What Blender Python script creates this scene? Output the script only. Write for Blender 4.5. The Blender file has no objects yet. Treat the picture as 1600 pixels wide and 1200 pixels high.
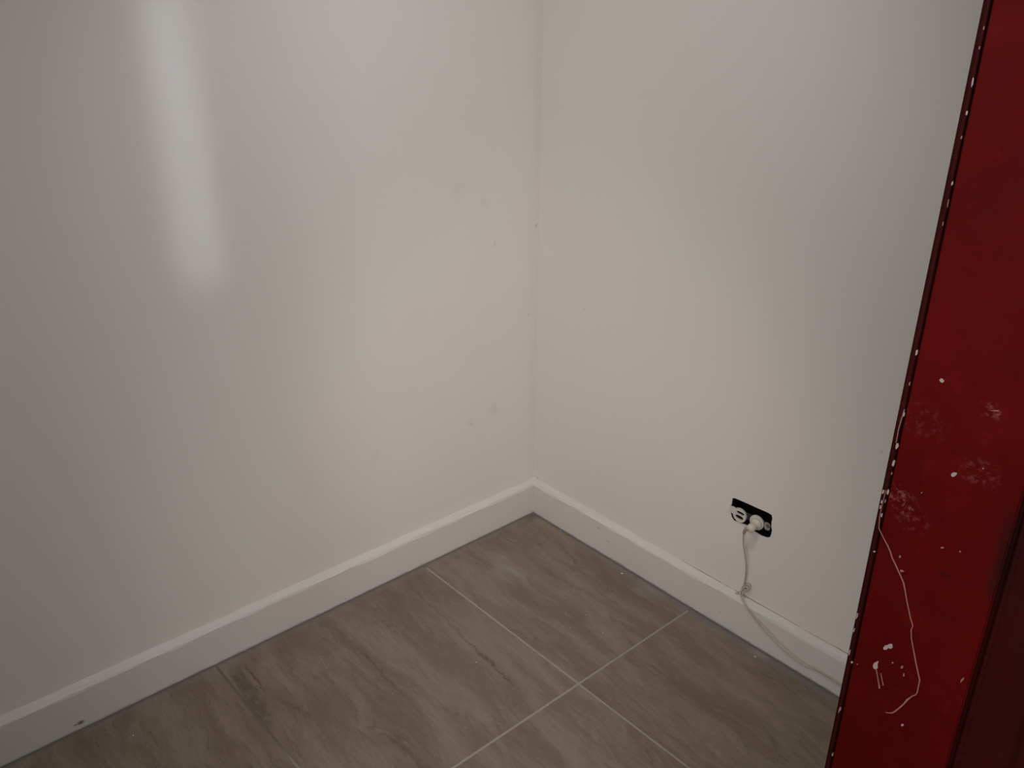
import bpy, bmesh, math, random
from mathutils import Vector, Matrix
from mathutils.geometry import tessellate_polygon

random.seed(7)
sc = bpy.context.scene
COL = sc.collection

# ------------------------------------------------------------------ camera
YAW, PITCH, ROLL, FPX = 0.8453, 0.4190, 0.0078, 1367.85
CAM = Vector((1.6549, -1.5576, 1.4370))
fwd = Vector((-math.sin(YAW)*math.cos(PITCH), math.cos(YAW)*math.cos(PITCH), -math.sin(PITCH)))
r0 = Vector((math.cos(YAW), math.sin(YAW), 0)); u0 = r0.cross(fwd)
rt = math.cos(ROLL)*r0 + math.sin(ROLL)*u0
up = -math.sin(ROLL)*r0 + math.cos(ROLL)*u0
cd = bpy.data.cameras.new('camera'); cam = bpy.data.objects.new('camera', cd); COL.objects.link(cam)
cd.sensor_width = 36; cd.lens = 36*FPX/1600; cd.clip_start = 0.02
m = Matrix.Identity(4)
for i in range(3):
    m[i][0] = rt[i]; m[i][1] = up[i]; m[i][2] = -fwd[i]; m[i][3] = CAM[i]
cam.matrix_world = m
sc.camera = cam

def hit(px, py, ax, val):
    """point of the plane coordinate[ax] = val that was surveyed at this photo pixel"""
    v = fwd + rt*((px-800)/FPX) - up*((py-600)/FPX)
    return CAM + v*((val-CAM[ax])/v[ax])

# ------------------------------------------------------------------ world, lights, exposure
w = bpy.data.worlds.new('world'); sc.world = w; w.use_nodes = True
w.node_tree.nodes['Background'].inputs[0].default_value = (0.80, 0.88, 1.0, 1)
w.node_tree.nodes['Background'].inputs[1].default_value = 0.05
sc.view_settings.view_transform = 'Standard'; sc.view_settings.look = 'None'
sc.view_settings.gamma = 1; sc.view_settings.use_curve_mapping = False
sc.view_settings.exposure = 0.02

def area(name, loc, target, sx, sy, power, color, spread=180, roll=0):
    l = bpy.data.lights.new(name, 'AREA'); l.shape = 'RECTANGLE'; l.size = sx; l.size_y = sy
    l.energy = power; l.color = color; l.spread = math.radians(spread)
    o = bpy.data.objects.new(name, l); COL.objects.link(o); o.location = loc
    o.rotation_euler = (Vector(target)-Vector(loc)).to_track_quat('-Z', 'Y').to_euler()
    return o
def spot(name, loc, target, power, color, size, blend=1, rad=.1):
    l = bpy.data.lights.new(name, 'SPOT'); l.energy = power; l.color = color
    l.spot_size = math.radians(size); l.spot_blend = blend; l.shadow_soft_size = rad
    o = bpy.data.objects.new(name, l); COL.objects.link(o); o.location = loc
    o.rotation_euler = (Vector(target)-Vector(loc)).to_track_quat('-Z', 'Y').to_euler()
    return o
COOL, WARM = (1.0, 1.015, 1.01), (1.0, 0.925, 0.89)
area('rear_fill_light', (1.1, -2.5, 1.4), (0.6, 0, .7), 1.0, 1.2, 8.2, (1, 1, 1))            # unseen area lamp added behind the viewer for broad fill
spot('high_fill_light', (1.0, -1.0, 2.35), (0, 0, .5), 39, COOL, 75, rad=.12)           # two unseen spots added overhead, brightest towards the corner
spot('high_fill_light', (1.9, -1.3, 2.2), (0, -.5, .5), 25, COOL, 75, rad=.10)
spot('low_fill_light', (1.3, -1.2, .5), (.3, -.3, .1), 12.5, WARM, 100, rad=.20)         # unseen low spot added to fill the lower walls and floor
spot('viewer_fill_light', (1.5, -1.5, 1.3), (.10, -.02, .42), 18, WARM, 42, rad=.12)                # narrow unseen spot added near the viewer, lifts the corner
area('step_light', (3.45, -2.22, 1.6), (0.0, -0.5, 0.8), 0.10, 0.12, 3.6, (0.95, 0.97, 1.0), 120)  # unseen lamp added beyond the doorway; jamb cuts the step on the left wall
area('streak_light', (2.0, -1.32, 2.05), (-0.017, -0.905, 1.38), 0.050, 0.9, 0.046, (0.82, 0.91, 1.0), 4.0)  # unseen narrow lamp added to throw the vertical streak on the left wall

# ------------------------------------------------------------------ helpers
D = 0.0173      # baseboard thickness: wall faces stand at x = -D and y = +D
def link(name, me, mat=None, parent=None, smooth=False):
    o = bpy.data.objects.new(name, me); COL.objects.link(o)
    if mat and not me.materials: me.materials.append(mat)
    if parent: o.parent = parent
    if smooth:
        for p in me.polygons: p.use_smooth = True
    return o
def obj(name, bm, mat, parent=None, smooth=False):
    me = bpy.data.meshes.new(name)
    bmesh.ops.recalc_face_normals(bm, faces=bm.faces)
    bm.to_mesh(me); bm.free()
    return link(name, me, mat, parent, smooth)
def tag(o, label, cat, group=None, kind=None):
    if label: o['label'] = label
    if cat: o['category'] = cat
    if group: o['group'] = group
    if kind: o['kind'] = kind
    return o
def empty(name, loc=(0, 0, 0)):
    o = bpy.data.objects.new(name, None); COL.objects.link(o); o.location = loc; o.empty_display_size = .05
    return o
def set_parent(o, p):
    o.parent = p; o.matrix_parent_inverse = Matrix.Translation(-p.location)
def box(bm, lo, hi, bev=0):
    r = bmesh.ops.create_cube(bm, size=1)
    for v in r['verts']:
        for i in range(3): v.co[i] = (lo[i]+hi[i])/2 + v.co[i]*(hi[i]-lo[i])
    if bev:
        es = list({e for v in r['verts'] for e in v.link_edges})
        bmesh.ops.bevel(bm, geom=es, offset=bev, segments=2, affect='EDGES')
def prism(bm, pts, vec, holes=()):
    """solid between the polygon pts (with holes) and its copy moved by vec"""
    loops = [list(pts)] + [list(h) for h in holes]
    tris = tessellate_polygon([[Vector(p) for p in l] for l in loops])
    flat = [Vector(p) for l in loops for p in l]
    a = [bm.verts.new(p) for p in flat]; b = [bm.verts.new(p+Vector(vec)) for p in flat]
    for t in tris:
        try:
            bm.faces.new([a[i] for i in t]); bm.faces.new([b[i] for i in reversed(t)])
        except ValueError: pass
    k = 0
    for l in loops:
        n = len(l)
        for i in range(n):
            j = (i+1) % n
            bm.faces.new([a[k+i], a[k+j], b[k+j], b[k+i]])
        k += n
def tube(bm, pts, rad, n=8, rad_fn=None):
    """swept tube along smoothed points"""
    P = [Vector(p) for p in pts]; Q = []
    for i in range(len(P)-1):
        p0, p1, p2, p3 = P[max(i-1, 0)], P[i], P[i+1], P[min(i+2, len(P)-1)]
        for k in range(5):
            t = k/5
            Q.append(0.5*((2*p1)+(p2-p0)*t+(2*p0-5*p1+4*p2-p3)*t*t+(-p0+3*p1-3*p2+p3)*t**3))
    Q.append(P[-1])
    rings = []
    ref = Vector((0.3, 1, 0.2))
    for i, q in enumerate(Q):
        d = (Q[min(i+1, len(Q)-1)]-Q[max(i-1, 0)]).normalized()
        s = d.cross(ref).normalized(); t = d.cross(s)
        r = rad*(rad_fn(i/(len(Q)-1)) if rad_fn else 1)
        rings.append([bm.verts.new(q+s*r*math.cos(a)+t*r*math.sin(a)) for a in [2*math.pi*k/n for k in range(n)]])
    for A, B in zip(rings, rings[1:]):
        for k in range(n): bm.faces.new([A[k], A[(k+1) % n], B[(k+1) % n], B[k]])
    bm.faces.new(rings[0]); bm.faces.new(rings[-1])

# ------------------------------------------------------------------ materials
class NT:
    def __init__(s, name, rough=0.5, spec=0.5, metallic=0):
        s.m = bpy.data.materials.new(name); s.m.use_nodes = True
        s.t = s.m.node_tree; s.b = s.t.nodes['Principled BSDF']
        s.b.inputs['Roughness'].default_value = rough
        s.b.inputs['Specular IOR Level'].default_value = spec
        s.b.inputs['Metallic'].default_value = metallic
        s.pos = s.n('ShaderNodeNewGeometry').outputs['Position']
    def n(s, typ, **k):
        x = s.t.nodes.new(typ)
        for a, v in k.items(): setattr(x, a, v)
        return x
    def put(s, sock, v):
        if isinstance(v, bpy.types.NodeSocket): s.t.links.new(v, sock)
        else:
            if isinstance(v, (tuple, list)) and len(v) == 3 and sock.type == 'RGBA': v = (*v, 1)
            sock.default_value = v
    def math(s, op, a, b=0.0, c=0.0, clamp=False):
        x = s.n('ShaderNodeMath', operation=op, use_clamp=clamp)
        s.put(x.inputs[0], a); s.put(x.inputs[1], b)
        if op in ('MULTIPLY_ADD', 'SMOOTH_MIN'): s.put(x.inputs[2], c)
        return x.outputs[0]
    def vmath(s, op, a, b=(0, 0, 0), out=0):
        x = s.n('ShaderNodeVectorMath', operation=op)
        s.put(x.inputs[0], a); s.put(x.inputs[1], b)
        return x.outputs[out]
    def step(s, v, a, b, lo=0.0, hi=1.0):
        x = s.n('ShaderNodeMapRange', interpolation_type='SMOOTHSTEP')
        s.put(x.inputs[0], v)
        for i, q in enumerate((a, b, lo, hi)): x.inputs[i+1].default_value = q
        return x.outputs[0]
    def noise(s, vec, scale, detail=4, rough=0.5, dist=0.0):
        x = s.n('ShaderNodeTexNoise'); s.put(x.inputs['Vector'], vec)
        x.inputs['Scale'].default_value = scale; x.inputs['Detail'].default_value = detail
        x.inputs['Roughness'].default_value = rough; x.inputs['Distortion'].default_value = dist
        return x.outputs['Fac']
    def mix(s, f, a, b):
        x = s.n('ShaderNodeMix', data_type='RGBA'); s.put(x.inputs[0], f)
        s.put(x.inputs[6], a); s.put(x.inputs[7], b); return x.outputs[2]
    def sep(s, v):
        x = s.n('ShaderNodeSeparateXYZ'); s.put(x.inputs[0], v); return x.outputs
    def mapping(s, v, loc=(0, 0, 0), rot=(0, 0, 0), scale=(1, 1, 1)):
        x = s.n('ShaderNodeMapping'); s.put(x.inputs[0], v)
        for i, q in enumerate((loc, rot, scale)): x.inputs[i+1].default_value = q
        return x.outputs[0]
    def blob(s, p, rx, ry, rz, pos=None):
        """1 at point p fading to 0 at the given radii"""
        v = s.vmath('SUBTRACT', pos or s.pos, tuple(p)); v = s.vmath('MULTIPLY', v, (1/rx, 1/ry, 1/rz))
        return s.step(s.vmath('LENGTH', v, out=1), 0.2, 1.0, 1.0, 0.0)
    def bump(s, h, strength=0.2, dist=0.001):
        x = s.n('ShaderNodeBump'); x.inputs['Strength'].default_value = strength
        x.inputs['Distance'].default_value = dist; s.put(x.inputs['Height'], h)
        s.put(s.b.inputs['Normal'], x.outputs[0])
    def base(s, c): s.put(s.b.inputs['Base Color'], c)
def plain(name, c, rough=0.5, spec=0.5, metallic=0, var=0.06):
    t = NT(name, rough, spec, metallic)
    f = t.noise(t.pos, 120, 3)
    t.base(t.mix(f, tuple(x*(1-var) for x in c), tuple(min(1, x*(1+var)) for x in c)))
    return t.m

WALLC = (0.72, 0.680, 0.638)
def wall_mat(name, marks, crack=False):
    t = NT(name, 0.48, 0.35)
    c = t.mix(t.noise(t.pos, 2.2, 2), tuple(x*0.985 for x in WALLC), tuple(x*1.015 for x in WALLC))
    mott = t.noise(t.pos, 60, 4, 0.6)
    for p, r, a in marks:
        f = t.math('MULTIPLY', t.blob(p, *r), t.step(mott, 0.40, 0.60, 0.25, 1.0))
        c = t.mix(t.math('MULTIPLY', f, a), c, (0.30, 0.28, 0.26))
    if crack:
        x, y, z = t.sep(t.pos)
        wob = t.math('MULTIPLY_ADD', t.noise(t.pos, 22, 3), 0.004, -0.002)
        dz = t.math('ABSOLUTE', t.math('SUBTRACT', t.math('ADD', z, wob), 0.1078))
        f = t.math('MULTIPLY', t.step(dz, 0.0004, 0.0017, 1, 0), t.step(t.noise(t.pos, 14, 2), 0.36, 0.50))
        f = t.math('MULTIPLY', f, t.step(x, 0.50, 0.62))
        c = t.mix(t.math('MULTIPLY', f, 0.85), c, (0.16, 0.12, 0.085))
    t.base(c)
    h = t.math('ADD', t.noise(t.pos, 9, 2), t.math('MULTIPLY', t.noise(t.pos, 160, 3), 0.10))
    t.bump(h, 0.25, 0.0015)
    return t.m
stL = []
for px, py, rx, a in ((772, 640, .018, .20), (735, 660, .016, .15), (715, 292, .035, .08), (757, 318, .02, .08), (773, 381, .007, .35),
                      (826, 491, .004, .7), (838, 353, .006, .5), (585, 715, .02, .08), (482, 765, .03, .05), (650, 500, .03, .05)):
    p = hit(px, py, 0, -D); stL.append((p, (.02, rx*1.1, rx*1.5), a))
M_wallL = wall_mat('wall_paint_left', stL)
stR = []
for px, py, rx, a in ((1378, 705, .005, .8), (913, 484, .004, .4), (1140, 902, .006, .2), (1250, 975, .008, .12), (1178, 838, .02, .25), (840, 748, .006, .6)):  # dark wall marks, the widest just below the plug
    p = hit(px, py, 1, D); stR.append((p, (rx*1.1, .02, rx), a))
M_wallR = wall_mat('wall_paint_right', stR, True)
M_wall = wall_mat('wall_paint', [])

# baseboard paint, grimy along the floor
t = NT('baseboard_paint', 0.42, 0.4)
x, y, z = t.sep(t.pos)
c = t.mix(t.noise(t.pos, 6, 3), (0.62, 0.585, 0.55), (0.67, 0.632, 0.592))
g = t.math('MULTIPLY', t.step(t.math('ADD', z, t.math('MULTIPLY_ADD', t.noise(t.pos, 30, 4), 0.010, -0.005)), 0.000, 0.006, 1, 0), 0.45)
c = t.mix(g, c, (0.16, 0.14, 0.12))
spots = t.step(t.noise(t.pos, 55, 3, 0.6), 0.70, 0.76)
c = t.mix(t.math('MULTIPLY', spots, 0.30), c, (0.25, 0.23, 0.20))
for px, py, ax, r in ((126, 1129, 0, .007), (118, 1133, 0, .003), (540, 936, 0, .003), (935, 825, 1, .006), (950, 846, 1, .005), (1124, 957, 1, .003)):
    p = hit(px, py, ax, 0.0)
    c = t.mix(t.math('MULTIPLY', t.blob(p, r*1.6, r*1.6, r), 0.85 if px < 200 else 0.3), c, (0.07, 0.06, 0.05))
t.base(c)
t.bump(t.math('ADD', t.noise(t.pos, 18, 3), t.math('MULTIPLY', t.noise(t.pos, 120, 3), .2)), 0.35, 0.002)
M_bb = t.m

# floor tile: brown stone-look porcelain with long drifting veins
t = NT('tile_glaze', 0.42, 0.45)
oi = t.n('ShaderNodeObjectInfo')
off = t.n('ShaderNodeCombineXYZ'); t.put(off.inputs[0], t.math('MULTIPLY', oi.outputs['Random'], 13.0)); t.put(off.inputs[1], t.math('MULTIPLY', oi.outputs['Random'], 37.0))
pv = t.vmath('ADD', t.pos, off.outputs[0])
pr = t.mapping(pv, rot=(0, 0, math.radians(3)))
ps = t.mapping(pr, scale=(1.0, 4.6, 1.0))
warp = t.n('ShaderNodeTexNoise'); t.put(warp.inputs['Vector'], t.mapping(pr, scale=(1.0, 2.0, 1))); warp.inputs['Scale'].default_value = 3.2; warp.inputs['Detail'].default_value = 3
wv = t.vmath('MULTIPLY', t.vmath('SUBTRACT', warp.outputs['Color'], (.5, .5, .5)), (0.35, 0.62, 0))
pw = t.vmath('ADD', ps, wv)
n1 = t.noise(pw, 3.0, 8, 0.62)
n2 = t.noise(pw, 8.0, 8, 0.65)
n3 = t.noise(t.mapping(pr, scale=(1, 6, 1)), 26, 6, 0.7)
c = t.mix(t.step(n1, 0.34, 0.66), (0.170, 0.122, 0.084), (0.254, 0.198, 0.149))
c = t.mix(t.math('MULTIPLY', t.step(n2, 0.50, 0.72), 0.45), c, (0.285, 0.232, 0.185))
vein = t.step(t.math('ABSOLUTE', t.math('SUBTRACT', n1, 0.47)), 0.0, 0.014, 1, 0)
c = t.mix(t.math('MULTIPLY', t.math('MULTIPLY', vein, t.step(n2, 0.46, 0.60)), 0.60), c, (0.085, 0.058, 0.040))
vein2 = t.step(t.math('ABSOLUTE', t.math('SUBTRACT', n2, 0.52)), 0.0, 0.012, 1, 0)
c = t.mix(t.math('MULTIPLY', t.math('MULTIPLY', vein2, t.step(n1, 0.5, 0.6)), 0.30), c, (0.34, 0.29, 0.24))
c = t.mix(t.math('MULTIPLY', t.step(n3, 0.35, 0.68, 1, 0), 0.28), c, (0.120, 0.085, 0.062))
n4 = t.noise(t.mapping(pr, scale=(1, 3, 1)), 90, 4, 0.7)
c = t.mix(t.math('MULTIPLY', t.step(n4, 0.50, 0.70), 0.20), c, (0.30, 0.25, 0.205))
wob = t.vmath('MULTIPLY', t.vmath('SUBTRACT', t.noise(t.pos, 28, 3), (.5, .5, .5)), (0, 0.030, 0))
def seg(a, b, w0, w1, ws=None):
    # mask along the floor line between two surveyed points
    A, B = hit(*a, 2, 0), hit(*b, 2, 0); L = (B-A).length; d = (B-A)/L
    q = t.vmath('SUBTRACT', t.vmath('ADD', t.pos, wob), (A.x, A.y, 0))
    al = t.vmath('DOT_PRODUCT', q, (d.x, d.y, 0), out=1); ac = t.math('ABSOLUTE', t.vmath('DOT_PRODUCT', q, (-d.y, d.x, 0), out=1))
    m_ = t.math('MULTIPLY', t.step(ac, w0, w1, 1, 0), t.math('MULTIPLY', t.step(al, 0, .05), t.step(al, L-.06, L, 1, 0)))
    return t.math('MULTIPLY', m_, t.step(t.noise(t.pos, 50, 3, .6), .36, .5, .35, 1))
for a, b, w0, w1, amt, colr in (((645, 920), (735, 1003), .001, .005, .50, (0.075, .05, .034)), ((700, 975), (812, 1078), .001, .006, .60, (0.07, .046, .03)), ((650, 925), (760, 1032), .004, .016, .30, (0.27, .22, .175)),
                                ((362, 1038), (430, 1152), .004, .022, .60, (0.088, .060, .042)), ((375, 1030), (420, 1085), .001, .004, .65, (0.05, .034, .024)), ((425, 1085), (500, 1130), .002, .010, .45, (0.09, .062, .045)),
                                ((555, 1010), (640, 1095), .001, .007, .45, (0.085, .06, .042)), ((600, 1140), (700, 1230), .002, .012, .45, (0.085, .06, .042)), ((840, 885), (960, 950), .002, .012, .40, (0.12, .075, .045)),
                                ((1005, 890), (1062, 925), .001, .006, .35, (0.09, .065, .05)), ((1095, 1150), (1145, 1200), .001, .006, .5, (0.33, .28, .23)), ((1140, 1130), (1180, 1190), .001, .006, .35, (0.08, .055, .04)),
                                ((880, 1100), (960, 1180), .002, .010, .3, (0.31, .26, .21)), ((930, 950), (1010, 985), .002, .014, .3, (0.30, .24, .18))):
    c = t.mix(t.math('MULTIPLY', seg(a, b, w0, w1), amt), c, colr)
# cement haze and grime near the baseboards, dusty patch in front of the corner
x, y, z = t.sep(t.pos)
edge = t.noise(t.pos, 16, 4, 0.6)
hz = t.math('MULTIPLY', t.step(t.math('ADD', y, t.math('MULTIPLY_ADD', edge, 0.05, -0.025)), -0.045, -0.012), t.step(x, 0.10, 0.30))
c = t.mix(t.math('MULTIPLY', hz, 0.45), c, (0.235, 0.22, 0.20))
hs = t.math('MULTIPLY', t.step(t.math('ADD', y, t.math('MULTIPLY_ADD', t.noise(t.pos, 24, 4), 0.016, -0.008)), -0.0245, -0.0200), t.step(x, 0.42, 0.62))
c = t.mix(t.math('MULTIPLY', hs, 0.85), c, (0.185, 0.172, 0.158))
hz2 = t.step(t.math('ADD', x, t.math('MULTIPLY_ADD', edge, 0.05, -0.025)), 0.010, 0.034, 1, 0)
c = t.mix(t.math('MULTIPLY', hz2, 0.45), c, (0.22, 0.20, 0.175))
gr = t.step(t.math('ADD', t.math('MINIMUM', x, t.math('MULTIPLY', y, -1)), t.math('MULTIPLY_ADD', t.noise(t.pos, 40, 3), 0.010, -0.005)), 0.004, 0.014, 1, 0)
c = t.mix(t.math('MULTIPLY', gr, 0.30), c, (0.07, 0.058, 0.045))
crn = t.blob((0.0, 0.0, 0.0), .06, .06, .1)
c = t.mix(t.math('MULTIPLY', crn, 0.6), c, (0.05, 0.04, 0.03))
for px, py, r, a in ((795, 895, .085, .45), (1010, 925, .06, .40), (845, 812, .035, .5), (1190, 1022, .04, .45), (790, 870, .03, .25)):
    c = t.mix(t.math('MULTIPLY', t.math('MULTIPLY', t.blob(hit(px, py, 2, 0), r, r*.7, .1), t.step(n2, .40, .62, .4, 1)), a), c, (0.32, 0.29, 0.265))
vo = t.n('ShaderNodeTexVoronoi'); t.put(vo.inputs['Vector'], t.pos); vo.inputs['Scale'].default_value = 22
sp = t.math('MULTIPLY', t.step(vo.outputs['Distance'], 0.025, 0.045, 1, 0), t.step(t.sep(vo.outputs['Color'])[0], 0.66, 0.70))
c = t.mix(t.math('MULTIPLY', sp, 0.55), c, (0.5, 0.46, 0.42))
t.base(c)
t.put(t.b.inputs['Roughness'], t.step(n1, 0.3, 0.7, 0.36, 0.52))
t.bump(t.math('ADD', n2, t.math('MULTIPLY', n3, .4)), 0.18, 0.0012)
M_tile = t.m
t = NT('grout', 0.9, 0.2)
c = t.mix(t.noise(t.pos, 30, 4), (0.265, 0.236, 0.208), (0.39, 0.352, 0.315))
x, y, z = t.sep(t.pos)
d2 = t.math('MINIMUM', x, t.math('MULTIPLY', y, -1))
dirty = t.math('MULTIPLY', t.step(t.math('ABSOLUTE', t.math('ADD', y, 1.0119)), .01, .02, 1, 0), t.step(x, .30, .42, 1, 0))
c = t.mix(t.math('MULTIPLY', dirty, .85), c, (0.13, 0.10, 0.078))
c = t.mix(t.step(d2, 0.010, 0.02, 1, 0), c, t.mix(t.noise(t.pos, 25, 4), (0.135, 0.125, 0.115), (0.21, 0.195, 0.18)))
t.base(c); t.bump(t.noise(t.pos, 200, 4), .4, .001)
M_grout = t.m

# door lacquer
def red_mat(name, dark, light):
    t = NT(name, 0.60, 0.10)
    n1 = t.noise(t.pos, 7, 5, 0.6); n2 = t.noise(t.pos, 45, 5, 0.65)
    c = t.mix(t.step(n1, 0.33, 0.67), dark, light)
    c = t.mix(t.math('MULTIPLY', t.step(n2, 0.55, 0.75), 0.35), c, tuple(q*1.5+.006 for q in light))
    for px, py, r, a in ((1402, 775, .020, .55), (1416, 790, .014, .4), (1425, 812, .020, .30), (1530, 740, .022, .35), (1555, 645, .010, .45), (1545, 640, .012, .3), (1440, 660, .03, .15)):
        p = hit(px, py, 1, -0.9)
        f = t.math('MULTIPLY', t.blob(p, r, .05, r*.8), t.step(t.noise(t.pos, 170, 4, .7), 0.48, 0.66))
        c = t.mix(t.math('MULTIPLY', f, a), c, (0.42, 0.14, 0.13))
    c = t.mix(t.math('MULTIPLY', t.step(t.noise(t.mapping(t.pos, scale=(1, 1, .5)), 75, 4, .7), 0.70, 0.78), 0.22), c, (0.40, 0.12, 0.11))
    for px, py, r in ((1476, 898, .010), (1513, 912, .004), (1560, 905, .011), (1575, 850, .012)):  # dark marks; the tall pair at right is cast shade painted in
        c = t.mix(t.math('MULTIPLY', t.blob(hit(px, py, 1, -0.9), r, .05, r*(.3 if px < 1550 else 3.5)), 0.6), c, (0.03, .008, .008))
    t.base(c)
    t.put(t.b.inputs['Roughness'], t.step(n2, 0.3, 0.7, 0.52, 0.66))
    t.bump(t.math('ADD', n1, t.math('MULTIPLY', n2, .3)), 0.25, 0.0015)
    return t.m
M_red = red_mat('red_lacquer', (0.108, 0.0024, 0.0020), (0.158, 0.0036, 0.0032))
M_red_dark = red_mat('dark_red_lacquer', (0.050, 0.0060, 0.0058), (0.072, 0.0080, 0.0076))  # darker copy of the red lacquer for panel, mouldings and frame
M_under = plain('primer_white', (0.62, 0.47, 0.44), 0.7)
M_scr = plain('scratch_pink', (0.48, 0.22, 0.20), 0.7)
M_black = plain('box_black', (0.012, 0.010, 0.009), 0.6, 0.2)
M_plastic = plain('old_white_plastic', (0.62, 0.59, 0.53), 0.45)
M_dirtplastic = plain('painted_metal', (0.30, 0.27, 0.24), 0.5)
M_dark = plain('blackened_metal', (0.035, 0.03, 0.027), 0.5, 0.4)
M_plug = plain('cream_plug', (0.60, 0.55, 0.46), 0.4)
M_tan = plain('tan_plug_relief', (0.36, 0.27, 0.21), 0.5)
M_cord = plain('cream_cord', (0.46, 0.42, 0.36), 0.5)
M_cord2 = plain('tan_cord', (0.48, 0.43, 0.35), 0.55)
M_steel = plain('steel', (0.45, 0.44, 0.42), 0.35, 0.5, 1)
M_ceil = plain('ceiling_paint', (0.66, 0.65, 0.63), 0.8)
M_wood = M_red_dark

# ------------------------------------------------------------------ room shell
XR, YF, ZC = 2.20, -2.60, 2.45
bm = bmesh.new(); box(bm, (-D-.12, YF-.12, -.10), (XR+1.9, D+.12, -.0008))
floor = tag(obj('floor', bm, M_grout), 'brown stone-look tiled floor with thin pale grout lines', 'floor', kind='structure')

# tiles: 60 cm squares, cut rows along the walls
cols = [(0.0045, 0.5985), (0.6035, 1.1975), (1.2025, 1.7965), (1.8015, XR-.004)]
rows = [(-0.0070, -0.4100), (-0.4150, -1.0094), (-1.0144, -1.6090), (-1.6140, -2.2085), (-2.2135, YF+.004)]
def tile_mesh(sx, sy, ragged=False):
    bm = bmesh.new(); box(bm, (-sx/2, -sy/2, -.008), (sx/2, sy/2, 0))
    es = [e for e in bm.edges if all(v.co.z > -.001 for v in e.verts)]
    bmesh.ops.bevel(bm, geom=es, offset=.0007, segments=2, affect='EDGES')
    me = bpy.data.meshes.new('tile'); bm.to_mesh(me); bm.free(); return me
cache = {}
for i, (x0, x1) in enumerate(cols):
    for j, (y0, y1) in enumerate(rows):
        key = (round(x1-x0, 3), round(y0-y1, 3))
        if key not in cache: cache[key] = tile_mesh(x1-x0, y0-y1)
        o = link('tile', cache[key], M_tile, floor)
        o.location = ((x0+x1)/2, (y0+y1)/2, random.uniform(-.0003, .0003))

# paint and plaster crumbs lying on the tiles
for px, py, r in ((972, 896, .0034), (915, 961, .0013), (891, 981, .0011), (942, 989, .0016), (876, 829, .0016), (744, 1035, .0018),
                  (786, 870, .0014), (818, 806, .0014), (826, 819, .0012), (383, 1016, .002), (208, 1149, .002), (1180, 1026, .0026), (856, 1102, .0012)):
    p = hit(px, py, 2, 0.001)
    bm = bmesh.new(); bmesh.ops.create_icosphere(bm, subdivisions=1, radius=r)
    for v in bm.verts:
        v.co *= random.uniform(.7, 1.25); v.co.z *= .4; v.co.x *= 1.3
    o = obj('plaster_crumb', bm, M_under, floor); o.location = p

# left wall
bm = bmesh.new(); box(bm, (-D-.12, YF-.12, -.02), (-D, D+.12, ZC))
tag(obj('wall_left', bm, M_wallL), 'plain off-white wall on the left, faint smudges near the corner', 'wall', kind='structure')

# right wall with the cut-out for the socket
def W(px, py, off=0.0):
    p = hit(px, py, 1, D); return Vector((p.x, D-off, p.z))
hole_px = [(1144.5, 778.3), (1148, 778.2), (1165, 785.5), (1185, 794.5), (1200, 801), (1205.5, 804.5), (1207, 810), (1205.5, 816), (1205.2, 824),
           (1206.3, 828), (1205, 835), (1203, 839.2), (1199, 840), (1190, 837), (1181, 831.5), (1172, 825), (1165.5, 819.8), (1158, 817.5),
           (1150.5, 814), (1147, 813.6), (1143.5, 808), (1142, 801), (1140.2, 797), (1141.5, 792), (1143.2, 788)]
hole = [W(*p) for p in hole_px]
bm = bmesh.new()
outer = [Vector((-D-.12, D, -.02)), Vector((XR+.12, D, -.02)), Vector((XR+.12, D, ZC)), Vector((-D-.12, D, ZC))]
prism(bm, outer, (0, .12, 0), [hole])
wall_right = tag(obj('wall_right', bm, M_wallR), 'plain off-white wall on the right with a socket cut-out low down', 'wall', kind='structure')

# walls behind the camera; doorway in the wall the door hangs on
bm = bmesh.new(); box(bm, (-D-.12, YF-.12, -.02), (XR+.12, YF, ZC))
tag(obj('wall_back', bm, M_wall), 'plain off-white wall behind the viewer', 'wall', kind='structure')
DY0, DY1, DZ = -0.862, -1.70, 2.08
bm = bmesh.new()
box(bm, (XR, DY0+.03, -.02), (XR+.12, D, ZC)); box(bm, (XR, YF, -.02), (XR+.12, DY1-.03, ZC)); box(bm, (XR, DY1-.03, DZ+.03), (XR+.12, DY0+.03, ZC))
tag(obj('wall_front', bm, M_wall), 'off-white wall with the doorway, beside the viewer', 'wall', kind='structure')
bm = bmesh.new(); box(bm, (-D-.12, YF-.12, ZC), (XR+.12, D+.12, ZC+.1))
tag(obj('ceiling', bm, M_ceil), 'flat off-white ceiling', 'ceiling', kind='structure')

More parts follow.
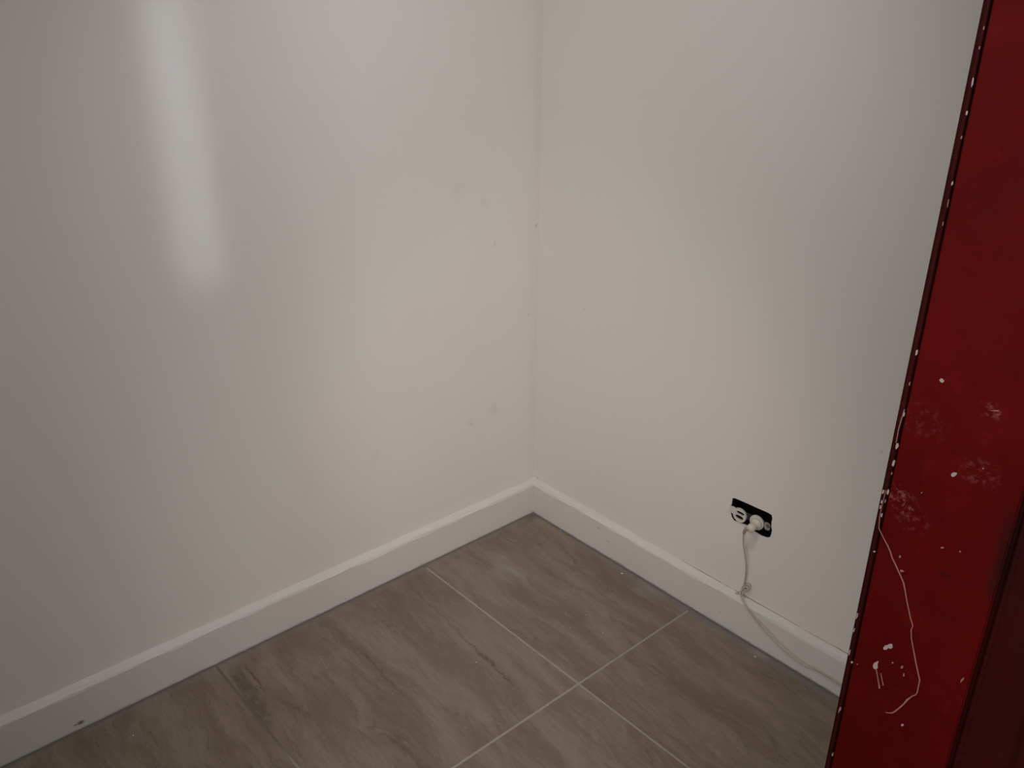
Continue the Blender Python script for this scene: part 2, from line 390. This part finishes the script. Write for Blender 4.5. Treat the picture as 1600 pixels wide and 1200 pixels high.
# baseboards
prof = [(D, 0.0), (D, .0905), (D-.0006, .0945), (D-.0025, .0972), (D-.0060, .0990), (D-.0085, .1004), (D-.0120, .1035), (D-.0150, .1060), (0.0, .1070), (0.0, 0.0)]
def baseboard(name, side, length, label):
    bm = bmesh.new(); rings = []; rnd = random.Random(3 if side == 'L' else 5)
    n = int(length/.045)
    for k in range(n+1):
        s = length*k/n
        wob = [(rnd.uniform(-.0007, .0007), rnd.uniform(-.0010, .0010)) for _ in prof]
        if k == 0: wob = [(0, 0)]*len(prof)
        ring = []
        for (t_, z_), (wt, wz) in zip(prof, wob):
            tt = t_ + (wt if t_ > .001 else 0); zz = z_ + (wz if z_ > .01 else 0)
            a = max(0, s) if k else -(D-0.0) + 0.0
            if k == 0: along = tt-D if True else 0           # mitred at the corner
            else: along = s
            ring.append(bm.verts.new((-D+tt, -along, zz) if side == 'L' else (along, D-tt, zz)))
        rings.append(ring)
    m_ = len(prof)
    for A, B in zip(rings, rings[1:]):
        for i in range(m_): bm.faces.new([A[i], A[(i+1) % m_], B[(i+1) % m_], B[i]])
    bm.faces.new(rings[0]); bm.faces.new(rings[-1])
    return tag(obj(name, bm, M_bb), label, 'baseboard', kind='structure')
baseboard('baseboard_left', 'L', -YF, 'white painted baseboard along the foot of the left wall')
baseboard('baseboard_right', 'R', XR, 'white painted baseboard along the foot of the right wall, under the socket')

# ------------------------------------------------------------------ wall socket
sock = empty('wall_socket', W(1174, 809))
tag(sock, 'uncovered white duplex wall socket sitting in a black opening in the right wall', 'socket')
def part(name, bm, mat, parent=None, smooth=False, label=None):
    o = obj(name, bm, mat, None, smooth)
    o.parent = parent or sock
    base = (parent or sock).matrix_world
    loc = Vector((0, 0, 0)); q = parent or sock
    while q: loc += Vector(q.location); q = q.parent
    o.data.transform(Matrix.Translation(-loc))
    if label: o['label'] = label
    return o
# open steel box behind the cut-out
xs = [p.x for p in hole]; zs = [p.z for p in hole]
x0, x1, z0, z1 = min(xs)-.003, max(xs)+.003, min(zs)-.003, max(zs)+.003
bm = bmesh.new()
ol = [Vector((x0-.002, D+.046, z0-.002)), Vector((x1+.002, D+.046, z0-.002)), Vector((x1+.002, D+.046, z1+.002)), Vector((x0-.002, D+.046, z1+.002))]
prism(bm, ol, (0, .003, 0))
part('back_box', bm, M_black, label='black metal back box')
bm = bmesh.new()
prism(bm, [p+Vector((0, .0008, 0)) for p in hole], (0, .045, 0), [[sum((q for q in hole), Vector())/len(hole)*.04+p*.96+Vector((0, .0008, 0)) for p in hole]])
part('box_liner', bm, M_black, label='blackened sides of the opening')
# mounting strap running the length of the box
def ell(cx, cy, rx, rz, n=28, off=0.0, flat=0.0, ang=0.0, sq=1.0):
    """disc lying on the wall plane around a surveyed point; radii in metres"""
    c = W(cx, cy, off); out = []
    for k in range(n):
        a = 2*math.pi*k/n; ca, sa = math.cos(a), math.sin(a)
        u = rx*math.copysign(abs(ca)**sq, ca); v = rz*math.copysign(abs(sa)**sq, sa)
        out.append(c+Vector((u*math.cos(ang)-v*math.sin(ang), 0, u*math.sin(ang)+v*math.cos(ang))))
    return out
cL, cR = W(1146.5, 795.5), W(1199.5, 822)
zc = (cL.z+cR.z)/2
bm = bmesh.new()
box(bm, (cL.x-.002, D-.0010, zc-.0085), (cR.x+.004, D+.0010, zc+.0085), .0004)
part('mounting_strap', bm, M_dark, label='blackened metal strap')
# plaster-painted ear on the left, bent ear with screw on the right
ear = [(1141.3, 788.5), (1143.5, 789.8), (1146, 790.5), (1149.5, 792.3), (1151, 796), (1150, 801), (1146.5, 802.6), (1144.5, 800.5), (1141.3, 800.2), (1139.8, 798.6), (1141.2, 796.3), (1140.2, 793.8), (1141.8, 791.8)]
bm = bmesh.new(); prism(bm, [W(*p, off=.0010) for p in ear], (0, -.0016, 0), [ell(1144.3, 798.0, .0012, .0012, 8, .0010)])
part('mounting_ear', bm, M_plastic, label='ear smeared with white paint')
bm = bmesh.new(); prism(bm, ell(1199.3, 822, .0078, .0098, 24, .0010, sq=.7), (0, -.0010, 0), [ell(1200.6, 821.6, .0046, .0046, 16, .0010)])
e2 = part('mounting_ear', bm, M_dirtplastic)
bm = bmesh.new()
prism(bm, ell(1200.6, 821.4, .0036, .0036, 16, .0010), (0, -.0022, 0))
part('screw', bm, M_steel, label='steel screw')
bm = bmesh.new(); prism(bm, ell(1148.5, 797.2, .0026, .0026, 12, .0024), (0, -.0010, 0))
part('screw', bm, M_plastic)
# two receptacle faces
def slot(cx, cy, w_, h_, off): return ell(cx, cy, w_, h_, 14, off, sq=.6)
c1 = W(1157.3, 804); 
def rel(dx, dz, off): return Vector((c1.x+dx, D-off, c1.z+dz))
def ringpts(dx, dz, rx, rz, n, off, sq=1.0):
    return [rel(dx+rx*math.copysign(abs(math.cos(a))**sq, math.cos(a)), dz+rz*math.copysign(abs(math.sin(a))**sq, math.sin(a)), off) for a in [2*math.pi*k/n for k in range(n)]]
bm = bmesh.new()
prism(bm, ringpts(0, 0, .0178, .0178, 36, .0010, .93), (0, -.0042, 0), [ringpts(.0018, .0066, .0108, .0040, 16, .0010, .7), ringpts(.0002, -.0055, .0112, .0050, 16, .0010, .7)])
rf = part('receptacle_face', bm, M_plastic, label='empty white receptacle face with two slots')
bm = bmesh.new(); prism(bm, ringpts(0, 0, .0160, .0160, 24, .0002), (0, -.0016, 0))
part('slot_cavity', bm, M_black, rf)
bm = bmesh.new(); prism(bm, ell(1183.8, 815.5, .0180, .0178, 36, .0010, sq=.93), (0, -.0042, 0))
part('receptacle_face', bm, M_plastic)

# ------------------------------------------------------------------ plug with its cord
pc = W(1184.2, 817)
plug = empty('plug', (pc.x, D-.0056, pc.z))
tag(plug, 'cream plug pushed into the right half of the wall socket, thin cord hanging from it', 'plug')
def ppart(name, bm, mat, label=None, smooth=True):
    return part(name, bm, mat, plug, smooth, label)
# body: flared round base, tapering barrel towards the room
bm = bmesh.new(); rings = []
for dep, r, dz in ((.0000, .0140, 0), (.0035, .0148, 0), (.0055, .0140, 0), (.0080, .0100, -.0008), (.0140, .0098, -.0016), (.0205, .0104, -.0028), (.0265, .0092, -.0038), (.0290, .0050, -.0042)):
    rings.append([bm.verts.new((pc.x+r*math.cos(a), D-.0054-dep, pc.z+dz+r*math.sin(a)*.95)) for a in [2*math.pi*k/20 for k in range(20)]])
for A, B in zip(rings, rings[1:]):
    for k in range(20): bm.faces.new([A[k], A[(k+1) % 20], B[(k+1) % 20], B[k]])
bm.faces.new(rings[0]); bm.faces.new(rings[-1])
ppart('plug_body', bm, M_plug)
tip = Vector((pc.x-.001, D-.0054-.025, pc.z-.006))
def C(px, py, off):
    return hit(px, py, 1, D-off)
a = C(1166.5, 826, .031); b = C(1164, 829, .031); c_ = C(1162, 833.5, .030)
bm = bmesh.new(); tube(bm, [tip, (tip+a)/2, a, b, c_], .0052, 10, lambda s: 1.0-.35*s)
ppart('strain_relief', bm, M_tan, 'tan rubber strain relief')
path = [C(1162, 832, .030), C(1161.5, 842, .029), C(1162, 855, .027), C(1164.5, 870, .024), C(1166, 884, .019), C(1165, 900, .013), C(1162.5, 914, .0062), C(1161, 919, .0040)]
bm = bmesh.new(); tube(bm, path, .0021, 8); ppart('cord', bm, M_cord)
# knot resting on the top of the baseboard
k0 = C(1166, 919, .006)
bm = bmesh.new()
tube(bm, [C(1160, 917, .006), C(1166, 913.5, .009), C(1170.5, 914.5, .010), C(1171.5, 919.5, .010), C(1168, 922.5, .010), C(1163, 921, .009), C(1159, 924, .007), C(1152, 926.5, .005), C(1148.5, 926.5, .003)], .0019, 8)
tube(bm, [C(1158, 926, .012), C(1161, 919, .010), C(1167, 917, .011), C(1169, 921, .011), C(1164, 925, .012)], .0022, 8)
ppart('knot', bm, M_cord2, 'tan knot of cord')
# two strands that sag down over the face of the baseboard and run on behind the door
def F(px, py, off=.002): return hit(px, py, 1, -off)
s1 = [C(1158, 921, .012), C(1157, 927, .0175), F(1159.5, 935), F(1166, 946.5), F(1177, 961), F(1190, 974.5), F(1204, 989.5), F(1216, 1002), F(1230, 1015), F(1243, 1026), F(1262, 1038.5), F(1284, 1050)]
e = s1[-1]
s1 += [Vector((1.12, -.004, e.z-.004)), Vector((1.25, -.004, .030)), Vector((1.42, -.004, .012)), Vector((1.62, -.006, .003))]
bm = bmesh.new(); tube(bm, s1, .0014, 8); ppart('cord', bm, M_cord2)
s2 = [C(1163, 922, .012), C(1160, 929, .0178), F(1161, 938), F(1166.5, 949.5), F(1176, 963), F(1188, 978.5), F(1202, 994), F(1214, 1006.5), F(1228, 1019.5), F(1242, 1031), F(1260, 1042.5), F(1284, 1053.5)]
e = s2[-1]
s2 += [Vector((1.12, -.004, e.z-.006)), Vector((1.25, -.004, .024)), Vector((1.42, -.004, .008)), Vector((1.62, -.010, .003))]
bm = bmesh.new(); tube(bm, s2, .0012, 8); ppart('cord', bm, M_cord)

# ------------------------------------------------------------------ red door, open, seen edge-on from its free side
YD = -0.900; TH = .038
door = empty('door_1', (1.382, YD+TH/2, 0))
tag(door, 'scratched dark red panelled door standing open at the right edge', 'door', kind='structure')
def dpart(name, bm, mat, parent=None, label=None, smooth=False):
    return part(name, bm, mat, parent or door, smooth, label)
XA, XB, XE = 1.3904, 1.4868, 2.150     # arris of the stile, inner edge of stile, hinge edge
Z0, Z1 = .008, 2.045
ZP0, ZP1 = .24, 1.88
# free-edge stile
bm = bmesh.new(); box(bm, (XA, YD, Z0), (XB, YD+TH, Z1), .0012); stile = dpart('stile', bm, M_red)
bm = bmesh.new(); box(bm, (XE-.0945, YD, Z0), (XE, YD+TH, Z1), .0012); dpart('stile', bm, M_red)
bm = bmesh.new(); box(bm, (XB, YD, Z0), (XE-.0945, YD+TH, ZP0), .0012); dpart('rail', bm, M_red)
bm = bmesh.new(); box(bm, (XB, YD, ZP1), (XE-.0945, YD+TH, Z1), .0012); dpart('rail', bm, M_red)
# moulded free edge: groove then a rounded bead, set back from the face
pf = [(XA, .0050), (XA-.0014, .0054), (XA-.0020, .0036), (XA-.0032, .0026), (XA-.0044, .0030), (XA-.0052, .0048), (XA-.0058, .0046), (XA-.0068, .0050), (XA-.0074, .0075), (XA-.0074, TH-.004), (XA, TH-.004)]
pf = [(XA+(x_-XA)*1.17, d_) for x_, d_ in pf]
bm = bmesh.new(); prism(bm, [(x_, YD+d_, Z0) for x_, d_ in pf], (0, 0, Z1-Z0)); dpart('edge_moulding', bm, M_red_dark, label='dark moulded door edge')
# panel with its surround
IX0, IX1 = XB, XE-.0945
prof2 = [(0, .0012), (.0006, .0060), (.0016, .0088), (.0026, .0080), (.0034, .0068), (.0044, .0064), (.0056, .0072), (.0076, .0098), (.0104, .0120), (.0138, .0145), (.0138, .022), (0, .022)]
def frame_ring(bm, prof, x0, x1, z0, z1):
    rings = []
    for (sx, sz, cx, cz) in ((1, 1, x0, z0), (-1, 1, x1, z0), (-1, -1, x1, z1), (1, -1, x0, z1)):
        rings.append([bm.verts.new((cx+sx*t_, YD+d_, cz+sz*t_)) for t_, d_ in prof])
    n = len(prof)
    for i in range(4):
        A, B = rings[i], rings[(i+1) % 4]
        for k in range(n): bm.faces.new([A[k], A[(k+1) % n], B[(k+1) % n], B[k]])
bm = bmesh.new(); frame_ring(bm, prof2, IX0, IX1, ZP0, ZP1); dpart('panel_moulding', bm, M_red_dark)
bm = bmesh.new(); box(bm, (IX0+.0135, YD+.0148, ZP0+.0135), (IX1-.0135, YD+.026, ZP1-.0135)); pan = dpart('panel', bm, M_red_dark, label='recessed darker red panel')
fx = hit(1590, 1165, 1, YD+.012).x
bm = bmesh.new(); box(bm, (fx, YD+.0105, ZP0+.065), (IX1-.07, YD+.016, ZP1-.065), .003); dpart('raised_field', bm, M_red_dark, pan)
# hinges on the far edge and red frame round the doorway
for z_ in (.25, 1.05, 1.82):
    bm = bmesh.new(); bmesh.ops.create_cone(bm, cap_ends=True, segments=12, radius1=.006, radius2=.006, depth=.09, matrix=Matrix.Translation((XE+.007, YD+TH+.001, z_)))
    box(bm, (XE, YD+.006, z_-.045), (XE+.012, YD+TH, z_+.045)); dpart('hinge', bm, M_steel)
bm = bmesh.new()
box(bm, (XR-.045, DY0, 0), (XR+.12, DY0+.03, DZ+.03)); box(bm, (XR-.012, DY1-.03, 0), (XR+.12, DY1, DZ+.03)); box(bm, (XR-.012, DY1, DZ), (XR+.12, DY0, DZ+.03))
tag(obj('trim_1', bm, M_red_dark), 'dark red door frame round the doorway', 'door frame', kind='structure')

# chipped paint, scratch and scuffs on the door face
PX = YD-.0003
def Dp(px, py, off=.0003): return hit(px, py, 1, YD-off)
def chip(pts, mat=M_under, off=.0003, parent=None):
    bm = bmesh.new(); P = [Dp(x_, y_, off) for x_, y_ in pts]
    prism(bm, P, (0, .0006, 0)); return dpart('paint_chip', bm, mat, parent or stile)
def blobchip(cx, cy, rx, ry, ang=0, mat=M_under, n=11, off=.0003, parent=None):
    pts = []
    for k in range(n):
        a_ = 2*math.pi*k/n; q = random.uniform(.72, 1.15)
        u, v = rx*q*math.cos(a_), ry*q*math.sin(a_)
        pts.append((cx+u*math.cos(ang)-v*math.sin(ang), cy+u*math.sin(ang)+v*math.cos(ang)))
    return chip(pts, mat, off, parent)
blobchip(1471, 595, 4.2, 3.2, .5); blobchip(1490, 742, 5.0, 3.4, -.6)
chip([(1380, 1012), (1383, 1008.5), (1387, 1008), (1390, 1006), (1394, 1006.5), (1394.5, 1012), (1391.5, 1014), (1388, 1012.5), (1384.5, 1015.5), (1380.5, 1015)])
chip([(1365, 1036.5), (1368, 1035), (1371, 1033), (1372.5, 1034), (1371, 1038), (1371.5, 1044), (1368, 1046), (1365, 1044.5), (1363.8, 1041)])
blobchip(1410, 1133, 2.0, 2.0); blobchip(1409, 1042.5, 2.0, 2.4, mat=M_scr); blobchip(1412, 1054.5, 1.4, 2.6, mat=M_scr); blobchip(1394.5, 1035.5, 1.8, 1.3, mat=M_scr)
blobchip(1331, 1035, 1.6, 1.8); blobchip(1339.5, 1038, 1.2, 1.0, mat=M_scr); blobchip(1472, 856, 2.4, 1.6, mat=M_scr); blobchip(1406, 870, 1.8, 2.0, mat=M_scr); blobchip(1409, 892, 3.4, 1.8, .3, mat=M_scr)
blobchip(1500, 862, 1.5, 1.2, mat=M_scr); blobchip(1536, 732, 1.6, 1.4, mat=M_scr); blobchip(1555, 642, 7, .9, .05, mat=M_scr); blobchip(1440, 770, 1.4, 1.0, mat=M_scr)
blobchip(1503, 1063, 5.0, 1.6, -.9, mat=M_scr)
def scratch(pts, widths, mat=M_scr):
    bm = bmesh.new(); n = len(pts)
    L, R_ = [], []
    for i in range(n):
        a_, b_ = pts[max(i-1, 0)], pts[min(i+1, n-1)]
        dx, dy = b_[0]-a_[0], b_[1]-a_[1]; l_ = math.hypot(dx, dy); nx, ny = -dy/l_, dx/l_
        w_ = widths[i] if isinstance(widths, (list, tuple)) else widths
        L.append((pts[i][0]+nx*w_/2, pts[i][1]+ny*w_/2)); R_.append((pts[i][0]-nx*w_/2, pts[i][1]-ny*w_/2))
    for i in range(n-1):
        prism(bm, [Dp(*q) for q in (L[i], L[i+1], R_[i+1], R_[i])], (0, .0006, 0))
    return dpart('scratch', bm, mat, stile)
sp_ = [(1373, 824), (1374.5, 829), (1380, 840), (1386.5, 852), (1391, 862), (1393.5, 871), (1398.5, 881), (1403, 891), (1408, 902), (1412, 912), (1414.5, 925), (1417, 940), (1420, 954), (1422.5, 966),
       (1425, 974), (1426, 978), (1423.5, 985), (1424, 998), (1426.5, 1012), (1428.5, 1022), (1431, 1036), (1434.5, 1052), (1437, 1063), (1435, 1072), (1433, 1082), (1430.5, 1086), (1425.5, 1087.5),
       (1421, 1091), (1417.5, 1093.5), (1412, 1100), (1406, 1105.5), (1399, 1111), (1394, 1114), (1388, 1114), (1383.5, 1113)]
ws = [1.0]*3+[1.7]*6+[2.1, 1.6]+[1.5]*5+[1.6, 1.4, 1.5, 2.0, 1.6, 1.8, 1.9, 1.7, 1.8, 1.6, 1.7, 2.4, 3.2, 2.4, 2.6, 2.2, 2.0, 1.2, .8]
ws = (ws+[1.2]*60)[:len(sp_)]
scratch(sp_, ws)
scratch([(1369, 1046), (1371.5, 1060), (1373.5, 1071), (1374, 1076)], [1.6, 1.2, 1.8, 2.6]); scratch([(1376, 1052), (1378, 1062), (1380, 1071)], [1.0, 1.0, 1.6])
scratch([(1373, 824), (1374.5, 806), (1378, 790), (1384, 766)], [.8, .9, .7, .9])
scratch([(1400, 692), (1403.5, 672), (1408, 656), (1413, 640)], [.8, 1.1, 1.3, 1.4])
# worn spots along the arris of the stile
rz = random.Random(11)
def arris(px, py): 
    return px, py
for px, py, rx, ry in ((1519.5, 128, 1.2, 8), (1510.3, 177, 1.5, 4.5), (1502, 215, 1.0, 3), (1537, 44, .8, 3), (1530, 75, .8, 3), (1487.5, 287, 1.2, 3.5), (1481, 318, .6, 8), (1473, 350, .7, 4), (1432, 551, 1.6, 5), (1421, 600, .9, 3),
                       (1412, 648, 1.3, 4), (1401.5, 697, 2.2, 5.2), (1396, 724, 1.9, 5.5), (1393, 740, .9, 3), (1387, 769, 1.6, 4.5), (1383, 783, 1.0, 3), (1377.5, 805, 1.3, 3.2), (1366, 862, 2.4, 1.2), (1311, 1110, .9, 4)):
    x_ = max(Dp(px, py).x, XA+.0008)
    blobchip(px, py, rx, ry, .20, M_under if rx > 1.1 else M_scr, parent=stile)
edge = [o for o in door.children if o.name.startswith('edge_moulding')][0]
def echip(px, py, rx, ry, mat=M_under):
    bm = bmesh.new(); P = []
    for k in range(9):
        a_ = 2*math.pi*k/9; q = random.uniform(.7, 1.2); u, v = rx*q*math.cos(a_), ry*q*math.sin(a_)
        q_ = hit(px+2+u*.97-v*.2, py+v*.97+u*.2, 1, YD+.0026); q_.x = min(max(q_.x, XA-.0066), XA-.0003); P.append(q_)
    prism(bm, P, (0, .0045, 0)); dpart('paint_chip', bm, mat, edge)
for q in ((1375.5, 784.5, 1.5, 3.2), (1377.5, 769, 2.0, 3), (1373.5, 792.5, 1.3, 3.5), (1335.5, 963, 2.2, 5.5), (1311, 1108, 1.3, 3.8), (1298.5, 1179, 1.3, 3), (1332, 985, .9, 3), (1325, 1020, 1.2, 4)):
    echip(*q)
